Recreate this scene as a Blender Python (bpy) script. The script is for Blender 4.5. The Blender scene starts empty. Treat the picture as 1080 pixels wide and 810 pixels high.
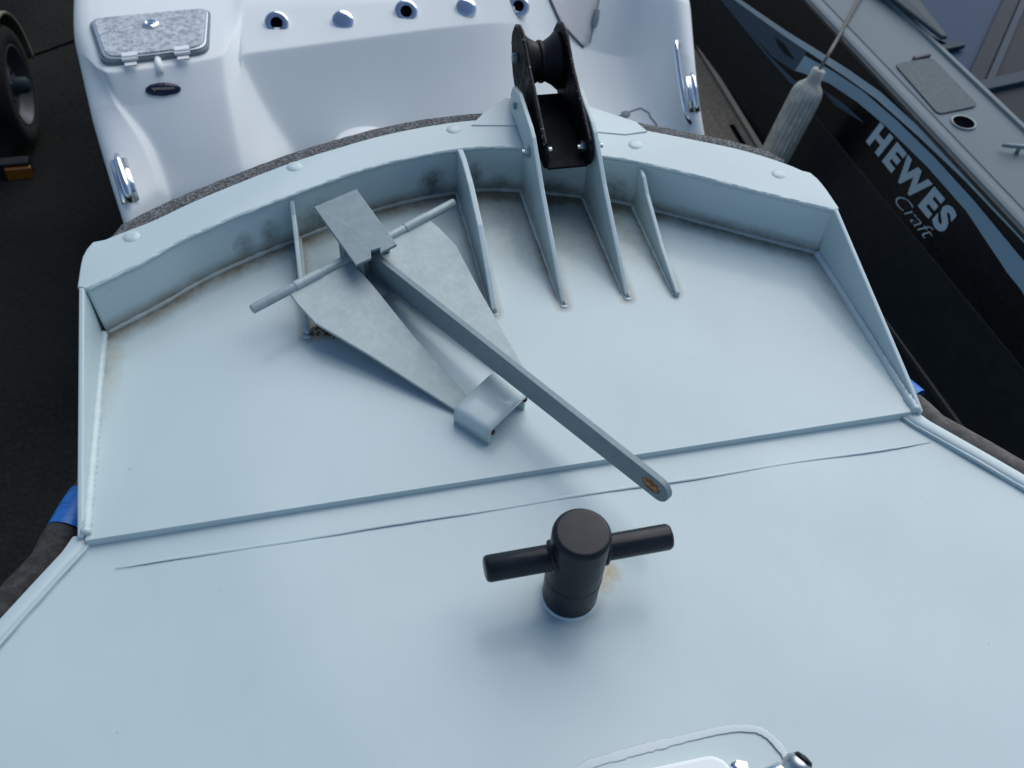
import bpy, bmesh, math, random
from mathutils import Vector, Matrix
from mathutils.bvhtree import BVHTree
random.seed(7)
S = bpy.context.scene
COL = S.collection
PI = math.pi

# ------------------------------------------------------------------ camera, sky, sun, exposure
cd = bpy.data.cameras.new("camera"); cam = bpy.data.objects.new("camera", cd); COL.objects.link(cam)
cd.sensor_width = 36.0; cd.lens = 32.467; cd.clip_start = 0.05; cd.clip_end = 500
RX = Vector((0.97604, -0.21120, 0.05242)); RD = Vector((-0.12827, -0.75296, -0.64544)); RF = Vector((0.17579, 0.62325, -0.76201))
cam.matrix_world = Matrix(((RX.x, -RD.x, -RF.x, -0.2914), (RX.y, -RD.y, -RF.y, -0.8923), (RX.z, -RD.z, -RF.z, 1.35), (0, 0, 0, 1)))
S.camera = cam
cd.dof.use_dof = True; cd.dof.focus_distance = 1.75; cd.dof.aperture_fstop = 5.0
SUN_EL, SUN_AZ = math.radians(46), math.radians(43)      # azimuth from +Y (ahead of the bow) towards +X (starboard)
w = bpy.data.worlds.new("World"); S.world = w; w.use_nodes = True
wt = w.node_tree; bgn = wt.nodes["Background"]
sky = wt.nodes.new("ShaderNodeTexSky"); sky.sky_type = 'NISHITA'; sky.sun_disc = False
sky.sun_elevation = SUN_EL; sky.sun_rotation = SUN_AZ; sky.air_density = 1.0; sky.dust_density = 0.7; sky.ozone_density = 2.0
wt.links.new(sky.outputs[0], bgn.inputs[0]); bgn.inputs[1].default_value = 0.084
sd = bpy.data.lights.new("sun", 'SUN'); sun = bpy.data.objects.new("sun", sd); COL.objects.link(sun)
sd.energy = 1.8; sd.angle = math.radians(70); sd.color = (1.0, 0.975, 0.92)
sdir = Vector((math.sin(SUN_AZ) * math.cos(SUN_EL), math.cos(SUN_AZ) * math.cos(SUN_EL), math.sin(SUN_EL)))
sun.rotation_euler = sdir.to_track_quat('Z', 'Y').to_euler()
S.view_settings.view_transform = 'Standard'; S.view_settings.look = 'None'
S.view_settings.exposure = 0.42; S.view_settings.gamma = 1.0

# ------------------------------------------------------------------ materials
def mat(name, col, rough=0.5, metal=0.0, coat=0.0, spec=0.5):
    m = bpy.data.materials.new(name); m.use_nodes = True
    b = m.node_tree.nodes["Principled BSDF"]
    b.inputs["Base Color"].default_value = (*col, 1); b.inputs["Roughness"].default_value = rough
    b.inputs["Metallic"].default_value = metal; b.inputs["Coat Weight"].default_value = coat
    b.inputs["Coat Roughness"].default_value = 0.08; b.inputs["Specular IOR Level"].default_value = spec
    return m
class NT:
    def __init__(s, m): s.t = m.node_tree; s.b = s.t.nodes["Principled BSDF"]; s.co = s.t.nodes.new("ShaderNodeTexCoord").outputs["Object"]
    def n(s, k, **kw):
        x = s.t.nodes.new(k)
        for a, v in kw.items(): setattr(x, a, v)
        return x
    def l(s, a, b): s.t.links.new(a, b)
    def noise(s, scale, detail=4, rough=0.55, stretch=None):
        x = s.n("ShaderNodeTexNoise"); x.inputs["Scale"].default_value = scale; x.inputs["Detail"].default_value = detail; x.inputs["Roughness"].default_value = rough
        if stretch:
            mp = s.n("ShaderNodeMapping"); mp.inputs["Scale"].default_value = stretch; s.l(s.co, mp.inputs[0]); s.l(mp.outputs[0], x.inputs["Vector"])
        else: s.l(s.co, x.inputs["Vector"])
        return x.outputs["Fac"]
    def ramp(s, fac, stops):
        r = s.n("ShaderNodeValToRGB"); e = r.color_ramp.elements
        while len(e) < len(stops): e.new(0.5)
        for el, (p, c) in zip(e, stops):
            el.position = p; el.color = (*c, 1) if isinstance(c, tuple) else (c, c, c, 1)
        s.l(fac, r.inputs[0]); return r.outputs[0]
    def mix(s, fac, a, b, mode='MIX'):
        x = s.n("ShaderNodeMix", data_type='RGBA', blend_type=mode)
        for v, i in ((fac, 0), (a, 6), (b, 7)):
            if hasattr(v, "links"): s.l(v, x.inputs[i])
            elif isinstance(v, tuple): x.inputs[i].default_value = (*v, 1)
            else: x.inputs[i].default_value = v
        return x.outputs[2]
    def math(s, op, a, b):
        x = s.n("ShaderNodeMath", operation=op)
        for v, i in ((a, 0), (b, 1)):
            if hasattr(v, "links"): s.l(v, x.inputs[i])
            else: x.inputs[i].default_value = v
        return x.outputs[0]
    def bump(s, h, strength, dist=0.002):
        x = s.n("ShaderNodeBump"); x.inputs["Strength"].default_value = strength; x.inputs["Distance"].default_value = dist
        s.l(h, x.inputs["Height"]); s.l(x.outputs[0], s.b.inputs["Normal"])
    def color(s, c): s.l(c, s.b.inputs["Base Color"])
    def attr(s, name):
        x = s.n("ShaderNodeAttribute"); x.attribute_name = name; return x.outputs["Fac"]

def paint(name, col, rough=0.38, grime=False):
    m = mat(name, col, rough, 0, 0.45, 0.35); t = NT(m); t.b.inputs['Coat Roughness'].default_value = 0.16
    dk = tuple(c * 0.95 for c in col); lt = tuple(min(1, c * 1.03) for c in col)
    c = t.ramp(t.noise(3.0, 6), [(0.3, dk), (0.7, lt)])
    c = t.mix(t.ramp(t.noise(420, 2), [(0.70, 0.0), (0.80, 0.3)]), c, tuple(x * 0.6 for x in col))
    sc = t.ramp(t.noise(7, 8, 0.75, (1.0, 0.35, 1.0)), [(0.52, 0.0), (0.72, 0.16)])
    c = t.mix(sc, c, tuple(x * 0.80 for x in col))
    sp = t.ramp(t.noise(75, 2, 0.4), [(0.785, 0.0), (0.80, 0.4)])
    c = t.mix(sp, c, (0.16, 0.16, 0.15))
    if grime:
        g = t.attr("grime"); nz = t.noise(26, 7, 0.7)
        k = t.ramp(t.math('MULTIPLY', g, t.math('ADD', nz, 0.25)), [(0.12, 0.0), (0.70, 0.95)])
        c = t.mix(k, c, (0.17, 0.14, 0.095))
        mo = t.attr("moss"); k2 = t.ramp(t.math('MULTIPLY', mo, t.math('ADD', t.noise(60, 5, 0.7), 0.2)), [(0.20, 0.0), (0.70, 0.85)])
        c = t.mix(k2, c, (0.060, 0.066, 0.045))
        ru = t.attr("rust"); k3 = t.ramp(t.math('MULTIPLY', ru, t.math('ADD', t.noise(70, 6, 0.7), 0.15)), [(0.22, 0.0), (0.6, 0.85)])
        c = t.mix(k3, c, (0.46, 0.33, 0.12))
    t.color(c)
    t.l(t.ramp(t.noise(5, 3), [(0.3, rough - 0.03), (0.7, rough + 0.04)]), t.b.inputs["Roughness"])
    hh = t.math('ADD', t.math('MULTIPLY', t.noise(9, 2), 0.5), t.math('MULTIPLY', t.noise(240, 2), 0.05))
    t.bump(hh, 0.22, 0.003)
    return m
PAINTC = (0.50, 0.61, 0.62)
M_paint = paint("boat_paint", PAINTC, 0.52, True)
M_weld = paint("weld_paint", PAINTC, 0.45)
def galv(name, base):
    m = mat(name, base, 0.5, 0.2, 0, 0.4); t = NT(m)
    v = t.n("ShaderNodeTexVoronoi"); v.inputs["Scale"].default_value = 120; t.l(t.co, v.inputs["Vector"])
    sp = t.ramp(v.outputs["Color"], [(0.2, tuple(x * 0.95 for x in base)), (0.8, tuple(x * 1.035 for x in base))])
    c = t.mix(t.ramp(t.noise(16, 7, 0.65), [(0.35, 0.0), (0.7, 0.2)]), sp, tuple(x * y for x, y in zip(base, (1.1, 1.09, 1.02))))
    c = t.mix(t.ramp(t.noise(75, 5, 0.7), [(0.64, 0.0), (0.78, 0.3)]), c, tuple(x * 0.6 for x in base))
    t.color(c); t.l(t.ramp(t.noise(30, 5), [(0.3, 0.48), (0.7, 0.6)]), t.b.inputs["Roughness"]); t.bump(t.noise(150, 4), 0.2, 0.001)
    return m
M_galv = galv("galvanised_steel", (0.36, 0.435, 0.445))
M_galvd = galv("galvanised_plate", (0.205, 0.265, 0.29))
def blackpaint(name, col, rough, chips=0.0, coat=0.0):
    m = mat(name, col, rough, 0, coat, 0.2); t = NT(m)
    c = t.ramp(t.noise(20, 5), [(0.3, tuple(x * 0.8 for x in col)), (0.75, tuple(x * 1.5 for x in col))])
    if coat: c = t.mix(t.ramp(t.noise(34, 6, 0.7, (1, 1, 2)), [(0.60, 0.0), (0.78, 0.7)]), c, (0.024, 0.020, 0.019))
    if chips: c = t.mix(t.ramp(t.noise(130, 4, 0.6), [(0.62, 0.0), (0.645, chips)]), c, (0.45, 0.47, 0.47))
    if name.startswith('black_chipped'): t.b.inputs['Specular IOR Level'].default_value = 0.06
    t.color(c); t.l(t.ramp(t.noise(45, 5), [(0.3, rough * 0.8), (0.7, rough * 1.35)]), t.b.inputs["Roughness"]); t.bump(t.noise(120, 3), 0.12, 0.001)
    return m
M_bitt = blackpaint("black_enamel", (0.0085, 0.012, 0.017), 0.34, 0, 0.12)
M_roller = blackpaint("black_chipped_paint", (0.006, 0.007, 0.009), 0.5, 0.0, 0.0)
M_edge = blackpaint("worn_black_edge", (0.010, 0.011, 0.013), 0.4, 0.75)
M_spool = blackpaint("black_rubber_spool", (0.010, 0.010, 0.012), 0.45)
def speck(name, a, b, scale):
    m = mat(name, a, 0.85); t = NT(m)
    n = t.noise(scale, 3, 0.6)
    t.color(t.ramp(n, [(0.42, a), (0.56, tuple((x + y) / 2 for x, y in zip(a, b))), (0.68, b)])); t.bump(n, 0.8, 0.003); return m
M_grit = speck("grit_nonskid", (0.042, 0.046, 0.050), (0.23, 0.24, 0.25), 200)
M_rubber = speck("dark_rubber", (0.022, 0.021, 0.022), (0.06, 0.055, 0.052), 60)
M_rubber2 = speck("dusty_rubber", (0.075, 0.07, 0.064), (0.15, 0.137, 0.125), 50)
M_steel = mat("stainless_steel", (0.48, 0.52, 0.54), 0.33, 1.0)
M_hinge = mat("satin_stainless", (0.80, 0.83, 0.84), 0.4, 0.35)
M_chrome = mat("chrome", (0.75, 0.78, 0.82), 0.08, 1.0)
M_holeshade = mat("hole_shade", (0.004, 0.004, 0.006), 0.7, 0, 0, 0.0)  # near-black colour standing for the shade inside holes and gaps
M_tape = mat("blue_tape", (0.012, 0.16, 0.55), 0.45)
_t = NT(M_tape); _t.color(_t.ramp(_t.noise(40, 3, 0.5, (1, 6, 1)), [(0.3, (0.008, 0.11, 0.42)), (0.7, (0.02, 0.21, 0.62))])); _t.bump(_t.noise(90, 3), 0.4, 0.002)
M_rust = speck("rust", (0.26, 0.11, 0.04), (0.72, 0.42, 0.18), 120)
M_rustd = speck("dark_rust", (0.035, 0.016, 0.010), (0.12, 0.05, 0.025), 200)
M_debris = speck("rust_scale", (0.10, 0.07, 0.045), (0.60, 0.48, 0.33), 90)
def gel(name, col, rough=0.22):
    m = mat(name, col, rough, 0, 0.15 if rough < 0.35 else 0.0, 0.5 if rough < 0.35 else 0.12); t = NT(m)
    t.color(t.ramp(t.noise(2.2, 5), [(0.3, tuple(x * 0.94 for x in col)), (0.7, col)]))
    return m
M_gel = gel("white_gelcoat", (0.82, 0.86, 0.85), 0.45)
M_gel2 = gel("white_gelcoat_door", (0.70, 0.68, 0.68))
M_white = gel("white_plastic", (0.90, 0.93, 0.92), 0.4)
M_caulk = gel("white_caulk", (0.66, 0.73, 0.73), 0.5)
M_seam = mat("seam_gap", (0.10, 0.10, 0.11), 0.7)
M_lid = mat("speckled_lid", (0.5, 0.55, 0.58), 0.4); _t = NT(M_lid); _n = _t.noise(55, 4, 0.7)
_t.color(_t.ramp(_n, [(0.40, (0.26, 0.30, 0.33)), (0.52, (0.46, 0.51, 0.54)), (0.64, (0.60, 0.64, 0.66))])); _t.bump(_n, 0.4, 0.003)
M_gasket = mat("grey_gasket", (0.16, 0.20, 0.23), 0.6)
M_logo = mat("navy_badge", (0.010, 0.012, 0.045), 0.25)
M_logotext = mat("badge_print", (0.20, 0.20, 0.16), 0.4)
M_hblack = blackpaint("black_hull_gloss", (0.0015, 0.0015, 0.0025), 0.25)
M_hgrey = blackpaint("dark_grey_hull", (0.010, 0.0125, 0.015), 0.42)
M_hdeck = gel("grey_white_deck", (0.145, 0.190, 0.210), 0.5)
M_hpanel = speck("grey_nonskid_panel", (0.095, 0.122, 0.13), (0.12, 0.148, 0.156), 80)
M_hfloor = gel("blue_grey_floor", (0.008, 0.040, 0.095), 0.6)
M_hfloor2 = gel("dark_blue_floor", (0.005, 0.012, 0.022), 0.6)
M_hframe = gel("dark_blue_frame", (0.008, 0.018, 0.032), 0.6)
M_hsill = gel("pale_blue_sill", (0.028, 0.050, 0.072), 0.6)
M_stripe = gel("pale_blue_vinyl", (0.26, 0.39, 0.47), 0.4)
M_stripe2 = gel("slate_blue_vinyl", (0.055, 0.09, 0.13), 0.4)
M_letter = gel("pale_letter_vinyl", (0.42, 0.53, 0.58), 0.4)
M_fender = speck("grubby_vinyl", (0.36, 0.37, 0.33), (0.56, 0.56, 0.51), 22)
M_rope = speck("grey_rope", (0.12, 0.115, 0.10), (0.26, 0.25, 0.22), 200)
M_tan = speck("tan_carpet", (0.085, 0.078, 0.066), (0.155, 0.145, 0.125), 70)
M_tanedge = mat("tan_edge", (0.19, 0.18, 0.155), 0.6)
M_rail = galv("dull_galvanised_rail", (0.045, 0.047, 0.045))
M_tyre = speck("tyre_rubber", (0.005, 0.005, 0.0055), (0.012, 0.012, 0.012), 60)
M_rim = mat("painted_rim", (0.085, 0.09, 0.10), 0.45, 0.3)
M_guard = gel("cream_mudguard", (0.24, 0.23, 0.17), 0.4)
M_amber = mat("amber_lens", (0.22, 0.075, 0.008), 0.3)
M_frame = blackpaint("dark_trailer_frame", (0.012, 0.014, 0.016), 0.5)
M_slate = gel("slate_panel", (0.035, 0.06, 0.075), 0.5)
M_joint = mat("tar_joint", (0.0015, 0.0015, 0.0015), 0.9, 0, 0, 0.0)
M_ground = mat("asphalt", (0.02, 0.02, 0.02), 0.85, 0, 0, 0.08); _t = NT(M_ground)
_c = _t.ramp(_t.noise(0.7, 6, 0.6), [(0.3, (0.004, 0.0045, 0.0042)), (0.7, (0.020, 0.021, 0.019))])
_c = _t.mix(_t.ramp(_t.noise(55, 4, 0.7), [(0.45, 0.0), (0.75, 0.8)]), _c, (0.03, 0.03, 0.028))
_t.color(_c); _t.bump(_t.noise(70, 4), 0.9, 0.01)

# ------------------------------------------------------------------ mesh helpers
def link(name, me, m, parent=None, smooth=False, bevel=0.0, seg=2):
    o = bpy.data.objects.new(name, me); COL.objects.link(o)
    if m: me.materials.append(m)
    if smooth:
        for p in me.polygons: p.use_smooth = True
    if bevel:
        b = o.modifiers.new("bevel", 'BEVEL'); b.width = bevel; b.segments = seg; b.limit_method = 'ANGLE'; b.angle_limit = math.radians(35)
        b.harden_normals = False
    if parent: o.parent = parent; o.matrix_parent_inverse = Matrix.Translation(-parent.location) if parent.type == 'EMPTY' else Matrix()
    return o
def from_bm(name, bm, m, parent=None, smooth=False, bevel=0.0, seg=2, auto=None):
    me = bpy.data.meshes.new(name); bmesh.ops.recalc_face_normals(bm, faces=bm.faces); bm.to_mesh(me); bm.free()
    o = link(name, me, m, parent, smooth or auto is not None, bevel, seg)
    if auto is not None: me.set_sharp_from_angle(angle=math.radians(auto))
    return o
def empty(name, label, cat, loc=(0, 0, 0), group=None):
    o = bpy.data.objects.new(name, None); COL.objects.link(o); o.location = loc; o.empty_display_size = 0.1
    o["label"] = label; o["category"] = cat
    if group: o["group"] = group
    bpy.context.view_layer.update()
    return o
def prism_bm(pts, ext, bm=None):
    """closed polygon (list of Vectors) extruded by vector ext"""
    bm = bm or bmesh.new(); ext = Vector(ext)
    a = [bm.verts.new(Vector(p)) for p in pts]; b = [bm.verts.new(Vector(p) + ext) for p in pts]; n = len(a)
    bm.faces.new(a); bm.faces.new(list(reversed(b)))
    for i in range(n): bm.faces.new((a[i], b[i], b[(i + 1) % n], a[(i + 1) % n]))
    return bm
def box_bm(c, ax, ay, az, bm=None):
    """centre and three half-axis vectors"""
    c, ax, ay, az = map(Vector, (c, ax, ay, az))
    return prism_bm([c - ax - ay - az, c + ax - ay - az, c + ax + ay - az, c - ax + ay - az], az * 2, bm)
def catmull(pts, per=8):
    P = [Vector(p) for p in pts]; P = [P[0] * 2 - P[1]] + P + [P[-1] * 2 - P[-2]]; out = []
    for i in range(1, len(P) - 2):
        for k in range(per):
            t = k / per; a, b, c, d = P[i - 1], P[i], P[i + 1], P[i + 2]
            out.append(0.5 * ((2 * b) + (c - a) * t + (2 * a - 5 * b + 4 * c - d) * t * t + (3 * b - a - 3 * c + d) * t ** 3))
    out.append(P[-2]); return out
def tube_bm(path, r, n=10, bm=None, caps=True, wob=0.0, squash=None, up=(0, 0, 1)):
    bm = bm or bmesh.new(); P = [Vector(p) for p in path]; rings = []
    for i, p in enumerate(P):
        t = (P[min(i + 1, len(P) - 1)] - P[max(i - 1, 0)]).normalized()
        u = t.cross(Vector(up)); u = u.normalized() if u.length > 1e-4 else t.orthogonal().normalized(); v = u.cross(t)
        rr = (r[i] if isinstance(r, (list, tuple)) else r) * (1 + random.uniform(-wob, wob))
        q = squash or 1.0
        rings.append([bm.verts.new(p + u * math.cos(2 * PI * k / n) * rr + v * math.sin(2 * PI * k / n) * rr * q) for k in range(n)])
    for a, b in zip(rings, rings[1:]):
        for k in range(n): bm.faces.new((a[k], a[(k + 1) % n], b[(k + 1) % n], b[k]))
    if caps: bm.faces.new(list(reversed(rings[0]))); bm.faces.new(rings[-1])
    return bm
def lathe_bm(prof, base, axis, n=32, bm=None, ribs=0, amp=0.0):
    """prof: (radius, distance along axis)"""
    bm = bm or bmesh.new(); base = Vector(base); ax = Vector(axis).normalized(); u = ax.orthogonal().normalized(); v = ax.cross(u); rings = []
    for r, h in prof:
        if r < 1e-6: rings.append([bm.verts.new(base + ax * h)])
        else: rings.append([bm.verts.new(base + ax * h + (u * math.cos(2 * PI * k / n) + v * math.sin(2 * PI * k / n)) * r * (1 + (amp * math.cos(ribs * 2 * PI * k / n) if ribs else 0))) for k in range(n)])
    for a, b in zip(rings, rings[1:]):
        if len(a) == 1 and len(b) == 1: continue
        for k in range(n):
            k2 = (k + 1) % n
            if len(a) == 1: bm.faces.new((a[0], b[k], b[k2]))
            elif len(b) == 1: bm.faces.new((a[k], b[0], a[k2]))
            else: bm.faces.new((a[k], b[k], b[k2], a[k2]))
    return bm
def grid_bm(rows, bm=None):
    bm = bm or bmesh.new(); V = [[bm.verts.new(Vector(p)) for p in r] for r in rows]
    for a, b in zip(V, V[1:]):
        for i in range(len(a) - 1): bm.faces.new((a[i], a[i + 1], b[i + 1], b[i]))
    return bm
def bolt_bm(c, axis, r=0.009, h=0.007):
    return lathe_bm([(0, 0), (r, 0), (r, h * 0.8), (r * 0.85, h), (0, h)], c, axis, 6)
def seg_dist(p, a, b):
    ab = b - a; t = max(0, min(1, (p - a).dot(ab) / max(ab.length_squared, 1e-9))); return (p - a - ab * t).length
def poly_dist(p, line): return min(seg_dist(p, a, b) for a, b in zip(line, line[1:]))
def set_attr(o, name, fn):
    me = o.data; at = me.attributes.new(name, 'FLOAT', 'POINT')
    for v in me.vertices: at.data[v.index].value = fn(v.co)

# ------------------------------------------------------------------ ground
bm = grid_bm([[(x, y, -1.85) for x in (-60, -8, -2, 3, 10, 60)] for y in (-60, -6, 2, 5, 12, 60)])
g = from_bm("ground", bm, M_ground); g["kind"] = "structure"
bm = grid_bm([[(-8.0, 1.18, -1.846), (-8.0, 1.205, -1.846)], [(-1.95, 4.79, -1.846), (-1.95, 4.815, -1.846)], [(3.0, 8.01, -1.846), (3.0, 8.035, -1.846)]])
g = from_bm("ground_joint", bm, M_joint); g["kind"] = "structure"

# ------------------------------------------------------------------ the blue-grey work boat we stand on
B = empty("work_boat", "pale blue-grey welded work boat bow with a raised rim, black bitt and black bow roller", "boat", (0, 0, 0))
IN = [(-0.735, 0.463), (-0.639, 0.523), (-0.531, 0.597), (-0.342, 0.688), (-0.161, 0.758), (0.025, 0.790), (0.153, 0.776), (0.338, 0.718), (0.453, 0.660), (0.632, 0.550), (0.773, 0.464)]
OUT = [(-0.752, 0.470), (-0.750, 0.545), (-0.742, 0.578), (-0.720, 0.605), (-0.626, 0.652), (-0.535, 0.708), (-0.360, 0.796), (-0.244, 0.840), (-0.147, 0.871), (-0.037, 0.893), (0.073, 0.902), (0.22, 0.888), (0.40, 0.836), (0.612, 0.732), (0.686, 0.686), (0.752, 0.630), (0.776, 0.592), (0.784, 0.545), (0.784, 0.470)]
inn = catmull([(x, y, 0) for x, y in IN], 6); out = catmull([(x, y, 0) for x, y in OUT], 6)
ZP, ZR = 0.012, 0.120                                      # top of bow plate, underside of rim flange
def inner_y(x):
    for a, b in zip(inn, inn[1:]):
        if a.x <= x <= b.x: return a.y + (b.y - a.y) * (x - a.x) / (b.x - a.x)
    return 0.463
wall2 = [Vector((p.x, p.y, 0)) for p in inn]
GX = {'a': -0.352, 'b': 0.020, 'c': 0.166, 'd': 0.303, 'e': 0.408}
glines = [[Vector((x, 0.385, 0)), Vector((x, inner_y(x), 0))] for x in GX.values()]
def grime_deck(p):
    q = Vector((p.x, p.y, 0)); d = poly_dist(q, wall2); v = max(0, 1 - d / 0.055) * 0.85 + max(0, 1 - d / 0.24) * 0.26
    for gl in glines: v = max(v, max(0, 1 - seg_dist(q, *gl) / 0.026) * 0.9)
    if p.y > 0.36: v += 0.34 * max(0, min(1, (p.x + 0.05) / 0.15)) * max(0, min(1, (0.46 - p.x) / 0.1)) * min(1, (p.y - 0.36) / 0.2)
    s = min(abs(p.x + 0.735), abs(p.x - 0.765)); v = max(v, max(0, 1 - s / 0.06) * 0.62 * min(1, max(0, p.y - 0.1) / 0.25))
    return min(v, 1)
def rust_deck(p):
    q = Vector((p.x, p.y, 0)); v = 0
    for cx, cy, r, s in ((-0.33, 0.40, 0.05, 0.9), (-0.31, 0.47, 0.07, 0.5), (0.090, -0.212, 0.036, 0.9), (0.078, -0.235, 0.026, 0.8), (-0.71, 0.40, 0.06, 0.5), (-0.715, 0.33, 0.05, 0.45), (-0.62, 0.50, 0.05, 0.35), (-0.14, 0.42, 0.05, .5), (0.33, 0.55, 0.04, 0.35), (0.21, 0.5, 0.04, 0.3)):
        v = max(v, s * max(0, 1 - (q - Vector((cx, cy, 0))).length / r) ** 0.6)
    return v
# bow plate (thick plate with its aft edge proud of the foredeck)
NX, NY = 150, 90
rows = []
for j in range(NY + 1):
    r = []
    for i in range(NX + 1):
        x = -0.735 + 1.503 * i / NX; y0 = 0.006 * (x / .75); y1 = inner_y(x) + 0.004; t = j / NY
        r.append((x, y0 + (y1 - y0) * t, ZP + 0.004 * math.sin(PI * t) * math.cos(x * 1.9)))
    rows.append(r)
rows.insert(0, [(p[0], p[1] - 0.0015, ZP - 0.002) for p in rows[0]]); rows.insert(0, [(p[0], p[1] - 0.0005, -0.004) for p in rows[0]])
o = from_bm("bow_plate", grid_bm(rows), M_paint, B, auto=40)
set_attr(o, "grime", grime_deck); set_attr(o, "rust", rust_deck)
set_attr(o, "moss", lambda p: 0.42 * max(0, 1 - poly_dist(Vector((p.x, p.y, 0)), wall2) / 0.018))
# foredeck (flares outwards going aft)
def edge_x(y):                                             # port/starboard deck edge as a function of y
    return (-0.748 - 0.80 * max(0, -y) + 0.16 * max(0, -y) ** 2, 0.762 + 0.80 * max(0, -y) - 0.16 * max(0, -y) ** 2)
rows = []
for j in range(101):
    y = 0.012 - 1.6 * j / 100; l, r_ = edge_x(y); rows.append([(l + (r_ - l) * i / 130, y, -0.004 * (2 * i / 130 - 1) ** 2 - 0.0015 * math.sin(i * .17) * math.sin(j * .21)) for i in range(131)])
o = from_bm("foredeck", grid_bm(rows), M_paint, B, smooth=True)
set_attr(o, "rust", rust_deck); set_attr(o, "moss", lambda p: 0)
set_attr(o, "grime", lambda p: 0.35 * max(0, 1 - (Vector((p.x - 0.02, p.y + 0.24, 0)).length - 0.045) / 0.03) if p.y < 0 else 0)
# inner rim wall, with its dirt
rows = []
NW = len(inn)
fine = catmull([(x, y, 0) for x, y in IN], 24)
for k in range(15):
    z = ZP - 0.004 + (ZR + 0.006 - ZP) * k / 14
    rows.append([(p.x * (1 - 0.010 * (1 - k / 14)), p.y - 0.004 * (1 - k / 14), z) for p in fine])
o = from_bm("rim_wall", grid_bm(rows), M_paint, B, smooth=True)
s_ = o.modifiers.new("thick", 'SOLIDIFY'); s_.thickness = 0.008; s_.offset = 1 if o.data.polygons[0].normal.y > 0 else -1
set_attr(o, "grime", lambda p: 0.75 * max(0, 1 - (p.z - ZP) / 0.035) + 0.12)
set_attr(o, "rust", lambda p: 0.35 * max(0, 1 - (p.z - ZP) / 0.02))
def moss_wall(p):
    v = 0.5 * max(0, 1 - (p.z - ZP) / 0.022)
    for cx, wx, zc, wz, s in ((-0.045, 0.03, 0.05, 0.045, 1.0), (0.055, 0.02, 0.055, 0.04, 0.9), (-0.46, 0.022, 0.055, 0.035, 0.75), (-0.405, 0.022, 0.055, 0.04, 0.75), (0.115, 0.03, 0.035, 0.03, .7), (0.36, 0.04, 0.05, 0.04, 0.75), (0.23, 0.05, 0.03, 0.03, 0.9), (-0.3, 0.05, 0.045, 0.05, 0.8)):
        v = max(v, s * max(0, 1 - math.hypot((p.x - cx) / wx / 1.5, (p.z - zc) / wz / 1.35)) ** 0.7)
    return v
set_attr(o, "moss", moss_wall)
# rim flange on top
bm = bmesh.new(); ni, no = [], []
K = 90
def resample(L, n):
    d = [0]
    for a, b in zip(L, L[1:]): d.append(d[-1] + (b - a).length)
    res = []; i = 0
    for k in range(n + 1):
        t = d[-1] * k / n
        while i < len(d) - 2 and d[i + 1] < t: i += 1
        f = (t - d[i]) / max(d[i + 1] - d[i], 1e-9); res.append(L[i].lerp(L[i + 1], min(f, 1)))
    return res
ri, ro = resample(inn, K), resample(out, K)
ri = [p + Vector((0, -0.003, 0)) for p in ri]; ro = [p - Vector((p.x * 0.010, 0.011, 0)) * (1 if p.y > 0.6 else 0.2) for p in ro]
sec = []
for a, b in zip(ri, ro):
    a1 = a.lerp(b, 0.5)
    sec.append([(a.x, a.y, ZR), (a.x, a.y, ZR + 0.010), (a1.x, a1.y, ZR + 0.0115), (b.x, b.y, ZR + 0.010), (b.x, b.y, ZR), (a.x, a.y, ZR)])
bm = grid_bm(sec); bmesh.ops.remove_doubles(bm, verts=bm.verts, dist=1e-5)
bmesh.ops.holes_fill(bm, edges=[e for e in bm.edges if e.is_boundary])
o = from_bm("rim_flange", bm, M_paint, B, bevel=0.003, auto=40)
for nm in ("grime", "rust", "moss"): set_attr(o, nm, lambda p: 0.0)
# weld bead along the flange inner edge and along the wall foot
bm = bmesh.new()
tube_bm([Vector((p.x, p.y - 0.001, ZR + 0.006 + random.uniform(-.0012, .0012))) for p in resample(inn, 160)], [0.0034 + random.uniform(-.0010, .0014) for _ in range(161)], 8, bm)
o = from_bm("rim_weld", bm, M_weld, B, smooth=True)
o = from_bm("foot_weld", tube_bm([Vector((p.x * 0.99, p.y - 0.004, ZP + 0.001)) for p in resample(inn, 160)], 0.0058, 8, None, True, 0.22), M_paint, B, smooth=True)
set_attr(o, "grime", lambda p: 0.50); set_attr(o, "rust", lambda p: 0.28); set_attr(o, "moss", lambda p: 0.12)
# side plates (tapering wings from rim corner to the seam)
def side_plate(sgn, x, yc):
    pts = [(x, 0.0, -0.03), (x, 0.0, 0.016), (x, 0.05, 0.030), (x, yc, ZR + 0.010), (x, yc + 0.02, ZR + 0.010), (x, yc + 0.02, -0.03)]
    o = from_bm("side_plate", prism_bm(pts, (sgn * 0.010, 0, 0)), M_paint, B, bevel=0.003)
    for nm in ("grime", "rust", "moss"): set_attr(o, nm, lambda p: 0.0)
    bm = tube_bm([(x - sgn * 0.002, 0.004 + (yc - 0.004) * t / 70, ZP + 0.001) for t in range(71)], [0.0085 + (0.0022 if t % 2 and t < 40 else 0) + random.uniform(-.001, .001) for t in range(71)], 8)
    from_bm("side_weld", bm, M_weld, B, smooth=True)
side_plate(-1, -0.737, 0.46); side_plate(1, 0.768, 0.46)
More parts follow.
